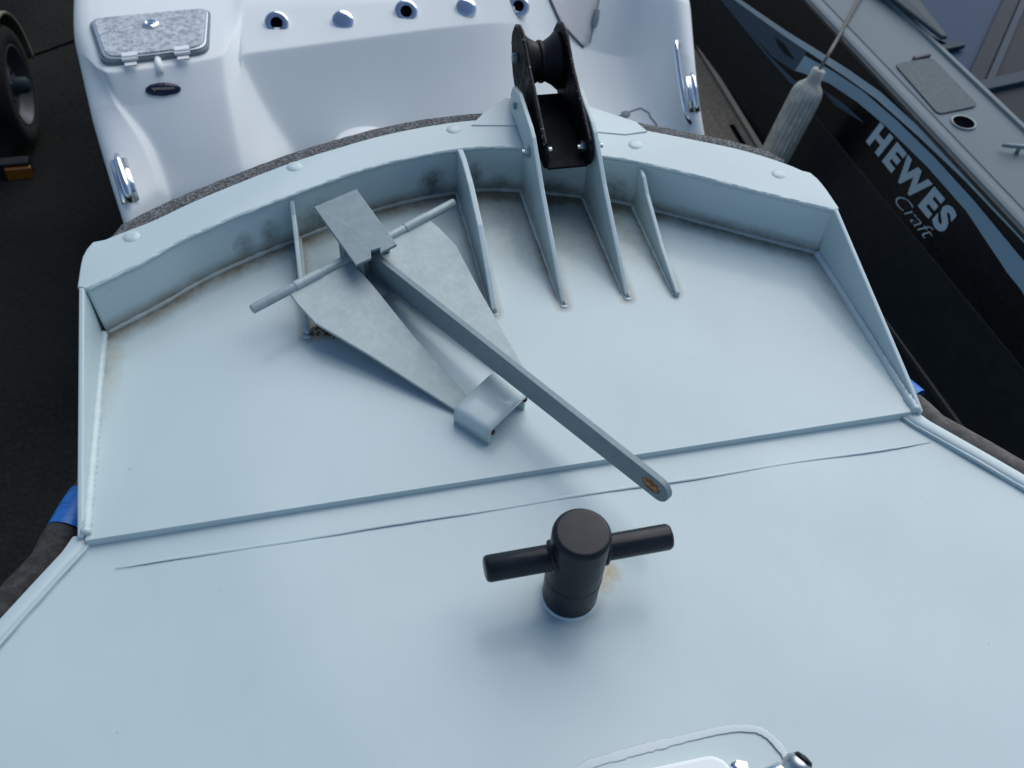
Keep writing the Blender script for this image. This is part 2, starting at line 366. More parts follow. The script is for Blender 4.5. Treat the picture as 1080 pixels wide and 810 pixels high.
# outer skin of the bow below the flange, down to the stem
rows = []
for z, k, dy in ((ZR + 0.002, 1.0, 0), (0.05, 0.995, -0.01), (-0.1, 0.97, -0.03), (-0.5, 0.80, -0.12), (-1.0, 0.5, -0.3), (-1.3, 0.25, -0.45)):
    rows.append([(p.x * k * 0.994, p.y + dy - 0.012 * (1 if p.y > 0.5 else 0), z) for p in ro])
o = from_bm("bow_skin", grid_bm(rows), M_paint, B, smooth=True)
for nm in ("grime", "rust", "moss"): set_attr(o, nm, lambda p: 0.0)
for sgn, idx in ((-1, 0), (1, 1)):                          # topsides below the foredeck
    rows = []
    for j in range(30):
        y = 0.46 - 2.0 * j / 29; x = edge_x(min(y, 0))[idx]
        rows.append([(x, y, -0.005), (x + sgn * 0.002, y, -0.08), (x - sgn * 0.10, y, -0.6), (x - sgn * 0.42, y, -1.15)])
    o = from_bm("topside", grid_bm(rows), M_paint, B, smooth=True)
    for nm in ("grime", "rust", "moss"): set_attr(o, nm, lambda p: 0.0)
    # raised toe strip along the deck edge
    path = []
    for j in range(60):
        y = 0.008 - 1.5 * j / 59; x = edge_x(y)[idx]; path.append((x - sgn * 0.006, y, 0.002))
    bm = bmesh.new(); secs = []
    for j, p in enumerate(path):
        wv = random.uniform(-.0012, .0012)
        x, y, z = p; secs.append([(x + sgn * 0.016, y, -0.03), (x + sgn * 0.016, y, 0.0055), (x + sgn * 0.013, y, 0.0075), (x - sgn * 0.006, y, 0.0065), (x - sgn * 0.015 + wv, y, 0.0035), (x - sgn * 0.019 + wv, y, -0.004)])
    o = from_bm("deck_edge_strip", grid_bm(secs), M_weld, B, smooth=True)
    bm = tube_bm([(x - sgn * 0.017, y, 0.0015) for x, y, z in path], 0.0030, 6, None, True, 0.35)
    from_bm("edge_weld", bm, M_weld, B, smooth=True)
    # rubber guard outside the strip
    path = [(sgn * (0.70 if sgn < 0 else 0.72), 0.24, -0.045), (sgn * (0.765 if sgn < 0 else 0.785), 0.10, -0.043)]
    for j in range(1, 40):
        y = 0.06 - 1.5 * j / 39; x = edge_x(y)[idx]; path.append((x + sgn * 0.045, y + 0.012, -0.040))
    bm = tube_bm(path, 0.031, 14, None, True, 0.02)
    from_bm("rubber_guard", bm, M_rubber if sgn < 0 else M_rubber2, B, smooth=True)
    # blue tape wrapped round the front end of the guard
    if sgn < 0: tp = [(-0.755, 0.118, -0.043), (-0.768, 0.093, -0.043), (-0.783, 0.050, -0.042)]
    else: tp = [(0.785, 0.120, -0.043), (0.800, 0.092, -0.043), (0.812, 0.062, -0.042)]
    bm = tube_bm(tp, 0.0345, 14, None, False, 0.03)
    from_bm("blue_tape", bm, M_tape, B, smooth=True)
# weld line abaft the seam
bm = tube_bm([(-0.69 + 1.46 * t / 120, -0.058 + 0.0012 * math.sin(t * 0.21) + random.uniform(-.0003, .0003), 0.0008 - 0.004 * (2 * (-0.69 + 1.46 * t / 120) / 1.6) ** 2) for t in range(121)], [(0.0034 + 0.0005 * abs(math.sin(t * 0.37))) * min(1, 0.15 + t / 12, 0.15 + (120 - t) / 12) for t in range(121)], 8, None, True, 0.0, 0.40)
from_bm("deck_weld", bm, M_weld, B, smooth=True)
# bolt caps on the flange
for x, y in ((-0.660, 0.595), (-0.338, 0.773), (0.018, 0.859), (0.412, 0.746), (0.697, 0.597)):
    a = random.uniform(0, 1)
    bm = lathe_bm([(0, 0), (0.0165, 0), (0.0165, 0.002), (0.013, 0.0042), (0.006, 0.0046), (0, 0.0046)], (x, y, ZR + 0.0095), (0, 0, 1), 8)
    from_bm("bolt_cap", bm, M_weld, B, auto=50)
# grit-covered bumper pad round the nose
nose = [(-0.70, 0.602), (-0.62, 0.660), (-0.53, 0.714), (-0.355, 0.802), (-0.24, 0.846), (-0.145, 0.876), (-0.035, 0.898), (0.075, 0.908), (0.22, 0.893), (0.40, 0.842), (0.612, 0.738), (0.686, 0.690), (0.735, 0.650)]
nz = resample(catmull([(x, y, 0) for x, y in nose], 8), 110); secs = []
for i, p in enumerate(nz):
    t = (nz[min(i + 1, 110)] - nz[max(i - 1, 0)]).normalized(); nn = Vector((-t.y, t.x, 0)); f = min(1, i / 3, (110 - i) / 3)
    wdt = (0.040 if p.x < 0.0 else 0.036) * (0.35 + 0.65 * f)
    prof = [(-0.03, 0.115), (-0.012, 0.1225), (wdt * 0.55, 0.121), (wdt * 0.88, 0.113), (wdt, 0.095), (wdt, 0.03), (wdt * 0.6, 0.0), (-0.02, 0.0)]
    secs.append([tuple(p + nn * a + Vector((0, 0, z + random.uniform(-.0008, .0008)))) for a, z in prof])
bm = grid_bm(secs); bmesh.ops.holes_fill(bm, edges=[e for e in bm.edges if e.is_boundary])
from_bm("bumper_pad", bm, M_grit, B, smooth=True)
# tongue plate under the roller, lapping over the pad
tong = [(0.060, 0.868), (0.10, 0.915), (0.16, 0.965), (0.31, 0.945), (0.36, 0.895), (0.44, 0.830), (0.455, 0.790), (0.40, 0.785), (0.30, 0.815), (0.18, 0.85)]
o = from_bm("roller_tongue", prism_bm([(x, y, ZR + 0.0085) for x, y in tong], (0, 0, 0.0046)), M_weld, B, bevel=0.0015)
# gussets
def gusset(x, pts, th=0.0095):
    o = from_bm("gusset", prism_bm([(x - th / 2, y, z) for y, z in pts], (th, 0, 0)), M_paint, B, bevel=0.0025, seg=2)
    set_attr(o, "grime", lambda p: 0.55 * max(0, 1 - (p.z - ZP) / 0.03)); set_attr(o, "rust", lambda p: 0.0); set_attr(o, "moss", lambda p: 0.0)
    y0 = max(p[0] for p in pts if p[1] < 0.02)
    bm = bmesh.new()
    for s in (-1, 1):
        tube_bm([(x + s * th * 0.5, 0.39 + (y0 - 0.39) * t / 30, ZP + 0.001) for t in range(31)], 0.0045, 6, bm, True, 0.25)
    tube_bm([(x - 0.008, 0.386, ZP), (x, 0.383, ZP + 0.002), (x + 0.008, 0.386, ZP)], 0.005, 6, bm)
    from_bm("gusset_weld", bm, M_weld, o, smooth=True)
    return o
tipz = ZP - 0.003
gusset(GX['a'], [(0.385, tipz), (0.388, 0.026), (0.60, 0.075), (0.655, 0.098), (0.675, 0.116), (0.684, 0.116), (0.684, tipz)])
gusset(GX['b'], [(0.385, tipz), (0.388, 0.028), (0.46, 0.070), (0.55, 0.112), (0.66, 0.136), (0.735, 0.140), (0.775, 0.134), (0.790, 0.128), (0.787, 0.118), (0.787, tipz)], 0.0125)
for k in 'cd':
    yi = inner_y(GX[k])
    gusset(GX[k], [(0.390, tipz), (0.393, 0.022), (0.616, 0.134), (0.715, 0.196), (0.742, 0.204), (0.850, 0.216), (0.905, 0.200), (0.922, 0.172), (0.905, 0.134), (yi + 0.003, 0.134), (yi - 0.004, 0.118), (yi - 0.004, tipz)], 0.0105)
gusset(GX['e'], [(0.372, tipz), (0.376, 0.026), (0.50, 0.052), (0.62, 0.092), (0.655, 0.112), (inner_y(0.408) - .004, 0.116), (inner_y(0.408) - .004, tipz)])
# bow roller between the two tall gussets
xl, xr = 0.190, 0.288
R = bpy.data.objects.new("bow_roller", None); COL.objects.link(R); R.parent = B
def rp(name, bm, m, **kw):
    o = from_bm(name, bm, m, R, **kw); o.matrix_parent_inverse = Matrix(); return o
cheek = [(0.686, 0.134), (0.676, 0.152), (0.684, 0.172), (0.70, 0.182), (0.80, 0.224), (0.885, 0.256), (0.945, 0.290), (0.965, 0.297), (0.99, 0.295), (1.018, 0.281), (1.036, 0.256), (1.040, 0.225), (1.032, 0.190), (1.012, 0.163), (0.985, 0.145), (0.94, 0.134), (0.80, 0.128)]
for x in (xl - 0.004, xr - 0.004):
    rp("cheek_plate", prism_bm([(x, y, z) for y, z in cheek], (0.008, 0, 0)), M_roller, bevel=0.0015)
    edge = [Vector((x + 0.004, y, z)) for y, z in cheek[3:12]]
    rp("worn_edge", tube_bm(resample(edge, 60), 0.0049, 6, None, True, 0.05), M_edge, smooth=True)
rp("channel_floor", box_bm(((xl + xr) / 2, 0.815, 0.139), ((xr - xl) / 2 - 0.004, 0, 0), (0, 0.132, 0.005), (0, -.0001, 0.003)), M_roller, bevel=0.0015)
cw = (xl + xr) / 2; hw = (xr - xl) / 2 - 0.006
prof = [(0, -hw), (0.062, -hw), (0.064, -hw + 0.006), (0.054, -hw * 0.62), (0.046, -hw * 0.3), (0.043, -0.004), (0.0475, -0.003), (0.0475, 0.003), (0.043, 0.004), (0.046, hw * 0.3), (0.054, hw * 0.62), (0.064, hw - 0.006), (0.062, hw), (0, hw)]
rp("roller_wheel", lathe_bm(prof, (cw, 0.975, 0.214), (1, 0, 0), 40), M_spool, auto=35)
bm = bolt_bm((xl - 0.004, 0.985, 0.222), (-1, 0, 0), 0.012, 0.010); rp("axle_nut", bm, M_galvd)
bm = bolt_bm((xr + 0.004, 0.985, 0.222), (1, 0, 0), 0.012, 0.010); rp("axle_nut", bm, M_galvd)
for x, ax, r in ((GX['c'] - 0.006, -1, 0.013), (xl + 0.004, 1, 0.010), (xr - 0.004, -1, 0.013), (GX['d'] + 0.006, 1, 0.013)):
    bm = bolt_bm((x, 0.722, 0.156), (ax, 0, 0), r, 0.009); lathe_bm([(0, 0), (0.006, 0), (0.006, 0.016), (0, 0.016)], (x, 0.722, 0.156), (ax, 0, 0), 8, bm)
    rp("mounting_bolt", bm, M_steel)
rp("mounting_bolt", bolt_bm((GX['c'] - 0.006, 0.862, 0.178), (-1, 0, 0), 0.008, 0.006), M_galvd)
# mooring bitt
P = bpy.data.objects.new("mooring_bitt", None); COL.objects.link(P); P.parent = B
bx0, by0 = 0.018, -0.237
def pp(name, bm, m, **kw):
    o = from_bm(name, bm, m, P, **kw); o.matrix_parent_inverse = Matrix(); return o
r0 = 0.0445
pp("post", lathe_bm([(r0, -0.005), (r0, 0.181), (r0 - 0.0012, 0.1855), (r0 - 0.0045, 0.1893), (r0 - 0.009, 0.190), (0, 0.190)], (bx0, by0, 0), (0, 0, 1), 64), M_bitt, auto=50)
pp("post_seam", tube_bm([Vector((bx0 + r0 * math.cos(a), by0 + r0 * math.sin(a), 0.068)) for a in [2 * PI * k / 48 for k in range(49)]], 0.0006, 6, None, False, 0.3), M_bitt, smooth=True)
rb = 0.0205; zb = 0.130
pp("crossbar", lathe_bm([(0, -0.146), (rb - 0.006, -0.146), (rb - 0.002, -0.1445), (rb, -0.140), (rb, 0.140), (rb - 0.002, 0.1445), (rb - 0.006, 0.146), (0, 0.146)], (bx0 + 0.002, by0, zb), (1, 0.012, 0), 40), M_bitt, auto=50)
for sg in (-1, 1):
    ring = [Vector((bx0 + sg * math.sqrt(max(r0 ** 2 - (rb * math.cos(a)) ** 2, 0)), by0 + rb * math.cos(a) * 1.06, zb + rb * math.sin(a) * 1.06)) for a in [2 * PI * k / 28 for k in range(29)]]
    pp("crossbar_weld", tube_bm(ring, 0.0048, 8, None, False, 0.18, None, (1, 0, 0)), M_bitt, smooth=True)
ring = [Vector((bx0 + r0 * math.cos(a), by0 + r0 * math.sin(a), -0.001)) for a in [2 * PI * k / 40 for k in range(41)]]
pp("foot_weld", tube_bm(ring, 0.0042, 8, None, False, 0.3), M_weld, smooth=True)
# anchor chock: a bent plate, closed on three sides, that holds the fluke tips
ca = Vector((0.510, -0.860, 0)).normalized(); cb = Vector((0.86, 0.51, 0)).normalized(); AC = Vector((-0.226, 0.525, 0))
def an(a, b, z): return AC + ca * a + cb * b + Vector((0, 0, z))
bm = bmesh.new()
topz = 0.052
q = [(-0.104, 0.132), (-0.014, 0.184), (0.033, 0.117), (-0.052, 0.070)]
q0 = [Vector((x, y, topz)) for x, y in q]
wdir = (q0[3] - q0[0]).normalized(); ldir = (q0[1] - q0[0]).normalized(); outv = Vector((ldir.y, -ldir.x, 0)); outv = wdir.cross(Vector((0, 0, 1)))
outv = -outv if outv.dot(ldir) > 0 else outv
sec = [(0.002, ZP), (0.002, 0.040), (0.001, 0.046), (-0.002, topz - 0.002), (-0.007, topz), (-0.109, topz)]
rows = []
for t in (0, 0.25, 0.5, 0.75, 1):
    base = q0[0].lerp(q0[3], t); rows.append([tuple(base + outv * a + Vector((0, 0, z - base.z))) for a, z in sec])
rows2 = [[tuple(Vector(p) - outv * 0.0 - Vector((0, 0, 0))) for p in r] for r in rows]
o = from_bm("anchor_chock", grid_bm(rows2), M_paint, B, auto=50)
s_ = o.modifiers.new("thick", 'SOLIDIFY'); s_.thickness = 0.006; s_.offset = 0
for nm in ("grime", "moss"): set_attr(o, nm, lambda p: 0.0)
set_attr(o, "rust", lambda p: 0.0)
far = q0[0] - outv * 0.105; far2 = q0[3] - outv * 0.105
from_bm("chock_web", prism_bm([far + Vector((0, 0, ZP - topz)), far2 + Vector((0, 0, ZP - topz)), far2 + Vector((0, 0, -0.004)), far + Vector((0, 0, -0.004))], -outv * -0.006), M_weld, o, bevel=0.0015).matrix_parent_inverse = Matrix()
for c in (q0[3] + outv * -0.008 + Vector((0, 0, -0.013)), q0[3] + outv * -0.103 + Vector((0, 0, -0.010))):
    bm = lathe_bm([(0, -0.003), (0.0055, -0.002), (0.0048, 0.001), (0, 0.0018)], c, wdir + Vector((0, 0, .2)), 8)
    o2 = from_bm("rust_spot", bm, M_rustd, o, smooth=True); o2.matrix_parent_inverse = Matrix()
# deck hatch near the camera: caulk bead, white lid, chrome fittings
bead = catmull([(-0.085, -0.530, 0.001), (-0.037, -0.506, 0.001), (0.03, -0.499, 0.001), (0.093, -0.496, 0.001), (0.18, -0.494, 0.001), (0.222, -0.499, 0.001), (0.246, -0.512, 0.001), (0.262, -0.545, 0.001), (0.268, -0.60, 0.001), (0.268, -0.95, 0.001)], 10)
o = from_bm("hatch_caulk", tube_bm(bead, [0.0050 if p.x < -0.03 else 0.0072 if p.x < 0.1 else 0.0056 for p in bead], 8, None, True, 0.16, 0.07), M_caulk, B, smooth=True)
def rrect(x0, x1, y0, y1, r, n=6):
    pts = []
    for cx, cy, a0 in ((x1 - r, y1 - r, 0), (x0 + r, y1 - r, PI / 2), (x0 + r, y0 + r, PI), (x1 - r, y0 + r, 3 * PI / 2)):
        for k in range(n + 1):
            a = a0 + PI / 2 * k / n; pts.append((cx + r * math.cos(a), cy + r * math.sin(a)))
    return pts
o = from_bm("hatch_lid", prism_bm([(x, y, 0.002) for x, y in rrect(-0.02, 0.171, -0.95, -0.530, 0.03)], (0, 0, 0.022)), M_white, B, bevel=0.006, seg=3)
bm = lathe_bm([(0, 0), (0.010, 0), (0.010, 0.012), (0.006, 0.016), (0, 0.017)], (0.183, -0.552, 0.0), (0, 0, 1), 16)
box_bm((0.186, -0.566, 0.016), (0.007, -0.003, 0), (0.004, 0.020, 0), (0, 0, 0.003), bm)
from_bm("hatch_clip", bm, M_chrome, B, auto=40)
bm = lathe_bm([(0, 0), (0.013, 0.0), (0.016, 0.010), (0.016, 0.030), (0.012, 0.034), (0.0, 0.036)], (0.214, -0.576, 0.010), (1, 0.15, 0.1), 24)
from_bm("fitting_barrel", bm, M_chrome, B, auto=40)
bm = lathe_bm([(0, 0.0), (0.014, 0.0), (0.021, 0.012), (0.021, 0.024), (0.017, 0.029), (0.0, 0.031)], (0.250, -0.580, 0.016), (0.75, 0.5, 0.45), 24)
from_bm("fitting_knob", bm, M_steel, B, auto=40)
from_bm("fitting_cap", lathe_bm([(0, 0.0315), (0.0155, 0.030), (0.012, 0.036), (0, 0.038)], (0.250, -0.580, 0.016), (0.75, 0.5, 0.45), 20), M_bitt, B, smooth=True)

# ------------------------------------------------------------------ the anchor lying on the bow plate
A = empty("anchor", "galvanised fluke anchor with a long shank lying across the bow plate", "anchor", tuple(AC))
ZA, SL = 0.085, 0.062 / 0.378
def ap(name, bm, m, **kw): return from_bm(name, bm, m, A, **kw)
def flz(a): return ZA - a * SL
for s in (-1, 1):
    pts = [(-0.012, 0.028), (-0.012, 0.172), (0.030, 0.176), (0.086, 0.175), (0.20, 0.138), (0.398, 0.082), (0.412, 0.066), (0.392, 0.046), (0.22, 0.042), (0.07, 0.030)]
    if s > 0: pts = pts[::-1]
    top = [an(a, s * b, flz(a) + 0.003) for a, b in pts]
    ap("fluke", prism_bm(top, (0, 0, -0.006)), M_galv, bevel=0.0015)
bm = prism_bm([an(-0.03, -0.028, 0.060), an(-0.03, 0.034, 0.060), an(0.085, 0.030, 0.046), an(0.085, -0.026, 0.046)], (0, 0, -0.012))
ap("crown_shade_block", bm, M_galvd, bevel=0.0015)  # block added to cover the deck and darken the gap at the crown
for sg in (-1, 1):
    rib = [an(a, sg * b, flz(a) - 0.002) for a, b in ((0.05, 0.031), (0.22, 0.043), (0.37, 0.047))]; foot = [an(a, sg * b, max(flz(a) - h, ZP + 0.002)) for a, b, h in ((0.37, 0.047, 0.02), (0.22, 0.043, 0.040), (0.05, 0.031, 0.050))]
    ap("fluke_shade_rib", prism_bm(rib + foot, cb * sg * 0.005), M_galv, bevel=0.001)  # ribs added to block light and darken the deck between the flukes
ap("stock", lathe_bm([(0, -0.260), (0.0085, -0.260), (0.0095, -0.258), (0.0095, 0.238), (0.0085, 0.240), (0, 0.240)], an(-0.006, 0.008, ZA + 0.004), cb, 20), M_galv, auto=40)
for sg in (-1, 1): ap("stock_collar", lathe_bm([(0.0095, -0.03), (0.0108, -0.029), (0.0108, 0.029), (0.0095, 0.03)], an(-0.006, 0.008 + sg * 0.135, ZA + 0.004), cb, 20), M_galv, auto=40)
# shank: deep bar, tapering to a rounded eye
def shz(a): return (0.040 + (0.093 - 0.040) * a / 0.786, 0.101 + (0.140 - 0.101) * a / 0.786)
eye = 0.778; lo = shz(eye)[0]; hi = shz(eye)[1]; mid = (lo + hi) / 2; rad = (hi - lo) / 2
prof = [(0.01, shz(0.01)[0]), (0.4, shz(0.4)[0])] + [(eye + rad * math.sin(t), mid - rad * math.cos(t)) for t in [PI * k / 14 for k in range(15)]] + [(0.4, shz(0.4)[1]), (0.01, shz(0.01)[1])]
hole = [(eye - 0.012 + 0.019 * math.cos(t), mid + 0.013 * math.sin(t)) for t in [2 * PI * k / 20 for k in range(20)]]
BS = 0.012
bm = bmesh.new()
def ring_v(L, off): return [bm.verts.new(an(a, BS + off, z)) for a, z in L]
for off in (-0.006, 0.006):
    o1 = ring_v(prof, off); h1 = ring_v(hole, off)
    ed = [bm.edges.new((o1[i], o1[(i + 1) % len(o1)])) for i in range(len(o1))] + [bm.edges.new((h1[i], h1[(i + 1) % len(h1)])) for i in range(len(h1))]
    bmesh.ops.triangle_fill(bm, edges=ed, use_beauty=True)
    if off < 0: oA, hA = o1, h1
    else:
        for La, Lb in ((oA, o1), (hA, h1)):
            for i in range(len(La)): bm.faces.new((La[i], La[(i + 1) % len(La)], Lb[(i + 1) % len(Lb)], Lb[i]))
sh = ap("shank", bm, M_galvd, bevel=0.0012)  # same steel as the flukes; its side's shade is put into the darker colour
o = from_bm("rust_lining", lathe_bm([(0.0135, -0.0055), (0.0105, -0.0035), (0.0105, 0.0035), (0.0135, 0.0055)], an(eye - 0.010, BS, mid), cb, 20), M_rust, A, smooth=True)
bm = lathe_bm([(0, -0.0046), (0.0155, -0.0050), (0.0155, 0.003), (0, 0.004)], an(eye - 0.016, BS, mid), cb, 16)
from_bm("rust_scale", bm, M_rust, A, smooth=True)
# crown: tripping plates and the box that holds the stock
zc0, zc1 = 0.128, 0.136
pl = [Vector(p) for p in ((-0.2428, 0.4510, zc0), (-0.2117, 0.4666, zc0), (-0.2102, 0.4872, zc0 + .001), (-0.1916, 0.4925, zc0 + .001), (-0.1932, 0.4790, zc0), (-0.1573, 0.4993, zc0), (-0.2176, 0.6733, zc1), (-0.3083, 0.6279, zc1))]
ap("crown_plate", prism_bm(pl, (0, 0, -0.007)), M_galvd, bevel=0.0015)
bm = box_bm(an(0.012, -0.022, 0.094), ca * 0.022, cb * 0.004, (0, 0, 0.034)); box_bm(an(0.006, 0.046, 0.094), ca * 0.022, cb * 0.004, (0, 0, 0.034), bm)
box_bm(an(-0.035, 0.010, 0.088), ca * 0.010, cb * 0.034, (0, 0, 0.030), bm)
ap("crown_bracket", bm, M_galvd, bevel=0.0015)
# flakes of rust scale shed on the deck by the fluke
bm = bmesh.new()
for cx, cy, n_, sp in ((-0.312, 0.392, 34, 0.026), (-0.285, 0.380, 18, 0.020), (-0.318, 0.520, 24, 0.022), (-0.19, 0.37, 10, 0.015)):
    for k in range(n_):
        c = Vector((cx + random.gauss(0, sp * .5), cy + random.gauss(0, sp * .4), ZP + 0.005 + random.uniform(0, 0.005))); r = random.uniform(0.003, 0.011)
        f = [bm.verts.new(c + Vector((r * math.cos(a) * random.uniform(.5, 1.2), r * math.sin(a) * random.uniform(.4, 1), random.uniform(-.003, .004)))) for a in (0, 1.3, 2.6, 3.8, 5.2)]
        bm.faces.new(f)
o = from_bm("rust_flakes", bm, M_debris); o["kind"] = "stuff"; o["label"] = "brown rust flakes scattered on the deck under the anchor fluke"; o["category"] = "debris"
o.modifiers.new("thick", 'SOLIDIFY').thickness = 0.0012

# ------------------------------------------------------------------ white fibreglass boat ahead, seen over its stern
WB = empty("fibreglass_boat", "white fibreglass boat stern with a row of chrome rod holders, parked ahead of the bow", "boat", (0.15, 2.6, -1.4))
W = [
[(-1.144, 2.769, -0.48), (-1.093, 2.489, -0.52), (-1.051, 2.222, -0.59), (-1.004, 1.989, -0.67), (-0.961, 1.803, -0.755)],
[(-1.088, 2.743, -0.47), (-1.019, 2.325, -0.505), (-0.96, 2.182, -0.58), (-0.884, 2.063, -0.655), (-0.853, 1.93, -0.76)],
[(-1.019, 2.736, -0.47), (-0.97, 2.259, -0.495), (-0.938, 2.195, -0.59), (-0.849, 2.094, -0.68), (-0.817, 1.944, -0.8)],
[(-0.776, 2.708, -0.47), (-0.772, 2.283, -0.495), (-0.79, 2.179, -0.585), (-0.778, 2.062, -0.685), (-0.768, 1.937, -0.8)],
[(-0.575, 2.686, -0.47), (-0.575, 2.316, -0.495), (-0.581, 2.197, -0.575), (-0.572, 2.055, -0.68), (-0.561, 1.958, -0.755)],
[(-0.528, 2.703, -0.47), (-0.53, 2.469, -0.49), (-0.518, 2.314, -0.575), (-0.491, 2.163, -0.68), (-0.459, 2.013, -0.765)],
[(-0.487, 2.716, -0.46), (-0.494, 2.601, -0.48), (-0.518, 2.38, -0.525), (-0.453, 2.25, -0.68), (-0.371, 2.152, -0.81)],
[(0.048, 2.751, -0.46), (0.03, 2.615, -0.48), (0.007, 2.447, -0.525), (0.02, 2.317, -0.68), (0.031, 2.171, -0.82)],
[(0.631, 2.77, -0.46), (0.602, 2.636, -0.48), (0.571, 2.536, -0.53), (0.577, 2.402, -0.67), (0.572, 2.19, -0.84)],
[(0.732, 2.843, -0.5), (0.741, 2.819, -0.58), (0.754, 2.696, -0.7), (0.772, 2.554, -0.82), (0.743, 2.283, -0.92)],
[(1.082, 2.972, -0.58), (1.098, 2.912, -0.66), (1.054, 2.742, -0.86), (1.003, 2.536, -0.92), (0.935, 2.217, -0.94)],
[(1.243, 2.953, -0.58), (1.222, 2.852, -0.66), (1.190, 2.667, -0.83), (1.160, 2.439, -0.9), (1.130, 2.157, -0.93)],
[(1.231, 2.707, -0.46), (1.206, 2.545, -0.5), (1.188, 2.368, -0.61), (1.18, 2.195, -0.72), (1.204, 2.052, -0.86)],
[(1.338, 2.696, -0.46), (1.306, 2.534, -0.5), (1.27, 2.302, -0.62), (1.258, 2.151, -0.72), (1.283, 2.041, -0.86)],
]
cols = []
for i, c in enumerate(W):
    c = [Vector(p) for p in c]
    far = c[0] + Vector((0, 2.4, 0.06)); drop = c[4] + Vector((0, -0.06, -0.10)); low = c[4] + Vector((0, 0.10, -0.75))
    full = [far, c[0]] + c[1:] + [drop, low]
    out_ = [full[0]]
    for k in range(1, len(full) - 1):                      # tighten the corners
        a, b, d = full[k - 1], full[k], full[k + 1]; f = {2: 0.06, 3: 0.07}.get(k, 0.3)
        out_ += [b.lerp(a, f), b, b.lerp(d, f)] if k in (2, 3, 5) else [b]
    out_.append(full[-1]); cols.append(out_)
side = lambda c, dx, dz: [p + Vector((dx, 0, dz)) for p in c]
newc = []
for i, c in enumerate(cols):
    if i in (1, 2, 4, 5, 6, 8):
        if i in (2, 6): newc.append([p.lerp(q, 0.22) for p, q in zip(c, cols[i - 1])])
        newc.append(c)
        if i in (4, 6, 1): newc.append([p.lerp(q, 0.15) for p, q in zip(c, cols[i + 1])])
    else: newc.append(c)
cols = newc
cols = [side(cols[0], 0.22, -0.85), side(cols[0], -0.035, -0.10)] + cols + [side(cols[-1], 0.045, -0.10), side(cols[-1], -0.22, -0.85)]
bm = grid_bm([[tuple(p) for p in c] for c in cols])
hull = from_bm("stern_moulding", bm, M_gel, WB, smooth=True)
sb = hull.modifiers.new("sub", 'SUBSURF'); sb.levels = 3; sb.render_levels = 3
bpy.context.view_layer.update()
dg = bpy.context.evaluated_depsgraph_get(); ev = hull.evaluated_get(dg); mw = hull.matrix_world.copy()
tm = ev.to_mesh(); bv = BVHTree.FromPolygons([mw @ v.co for v in tm.vertices], [p.vertices[:] for p in tm.polygons]); ev.to_mesh_clear()
def snap(p, off=0.0):
    co, no, _, _ = bv.find_nearest(Vector(p))
    if no.dot(Vector((-.29, -.89, 1.35)) - co) < 0: no = -no
    return co + no * off, no
def decal(name, poly, off, m, th=0.004, cuts=3, parent=WB):
    bm = bmesh.new(); bm.faces.new([bm.verts.new(Vector(p)) for p in poly]); bmesh.ops.triangulate(bm, faces=bm.faces)
    bmesh.ops.subdivide_edges(bm, edges=bm.edges, cuts=cuts, use_grid_fill=True)
    bmesh.ops.triangulate(bm, faces=bm.faces)
    for v in bm.verts: v.co = snap(v.co, off)[0]
    o = from_bm(name, bm, m, parent, smooth=True); s = o.modifiers.new("thick", 'SOLIDIFY'); s.thickness = th; s.offset = 0
    return o
def groove(name, path, r, m, parent=WB, off=0.0):
    L = resample([Vector(p) for p in path], 40); L = [snap(p, off)[0] for p in L]
    return from_bm(name, tube_bm(L, r, 6), m, parent, smooth=True)
# bait hatch on the port quarter
hc = [Vector((-1.055, 2.604, 0)), Vector((-0.610, 2.640, 0)), Vector((-0.622, 2.334, 0)), Vector((-0.985, 2.294, 0))]
def rquad(q, inset, r=0.05, n=5):
    cen = sum(q, Vector()) / 4; q = [p + (cen - p).normalized() * inset for p in q]; res = []
    for i in range(4):
        p, a, b = q[i], (q[i - 1] - q[i]).normalized(), (q[(i + 1) % 4] - q[i]).normalized()
        for k in range(n + 1):
            t = k / n; res.append((p + a * r * (1 - t) ** 2 + b * r * t ** 2))
    return res
zl = max(snap((-0.82, 2.5, -0.48))[0].z, snap((-0.72, 2.42, -0.48))[0].z) + 0.002
H = bpy.data.objects.new("bait_hatch", None); COL.objects.link(H); H.parent = WB; H.matrix_parent_inverse = Matrix.Translation(-WB.location)
def hp_(name, bm, m, **kw):
    o = from_bm(name, bm, m, H, **kw); o.matrix_parent_inverse = Matrix(); return o
o = hp_("hatch_gasket", prism_bm([(p.x, p.y, zl - 0.03) for p in rquad(hc, 0.0)], (0, 0, 0.034)), M_gasket, bevel=0.003)
o = hp_("hatch_rim", prism_bm([(p.x, p.y, zl - 0.02) for p in rquad(hc, 0.010)], (0, 0, 0.032)), M_steel, bevel=0.004)
o = hp_("hatch_panel", prism_bm([(p.x, p.y, zl - 0.01) for p in rquad(hc, 0.026)], (0, 0, 0.026)), M_lid, bevel=0.002)
bm = lathe_bm([(0, 0), (0.030, 0), (0.030, 0.005), (0.024, 0.009), (0.018, 0.009), (0.015, 0.005), (0, 0.005)], (-0.825, 2.522, zl + 0.016), (0, 0, 1), 28)
box_bm((-0.825, 2.522, zl + 0.022), (0.011, 0.001, 0), (0, 0.005, 0), (0, 0, 0.004), bm)
hp_("latch", bm, M_chrome, auto=40)
for x, y in ((-0.890, 2.311), (-0.712, 2.330)):
    bm = box_bm((x, y + 0.006, zl + 0.018), (0.026, 0.0026, 0), (-.001, 0.012, 0), (0, 0, 0.003)); box_bm((x + 0.003, y - 0.036, zl + 0.004), (0.020, 0.002, 0), (-.001, 0.010, 0), (0, 0, 0.003), bm)
    tube_bm([(x - 0.026, y - 0.020, zl + 0.013), (x + 0.028, y - 0.015, zl + 0.013)], 0.006, 10, bm)
    hp_("hinge", bm, M_hinge, auto=40)
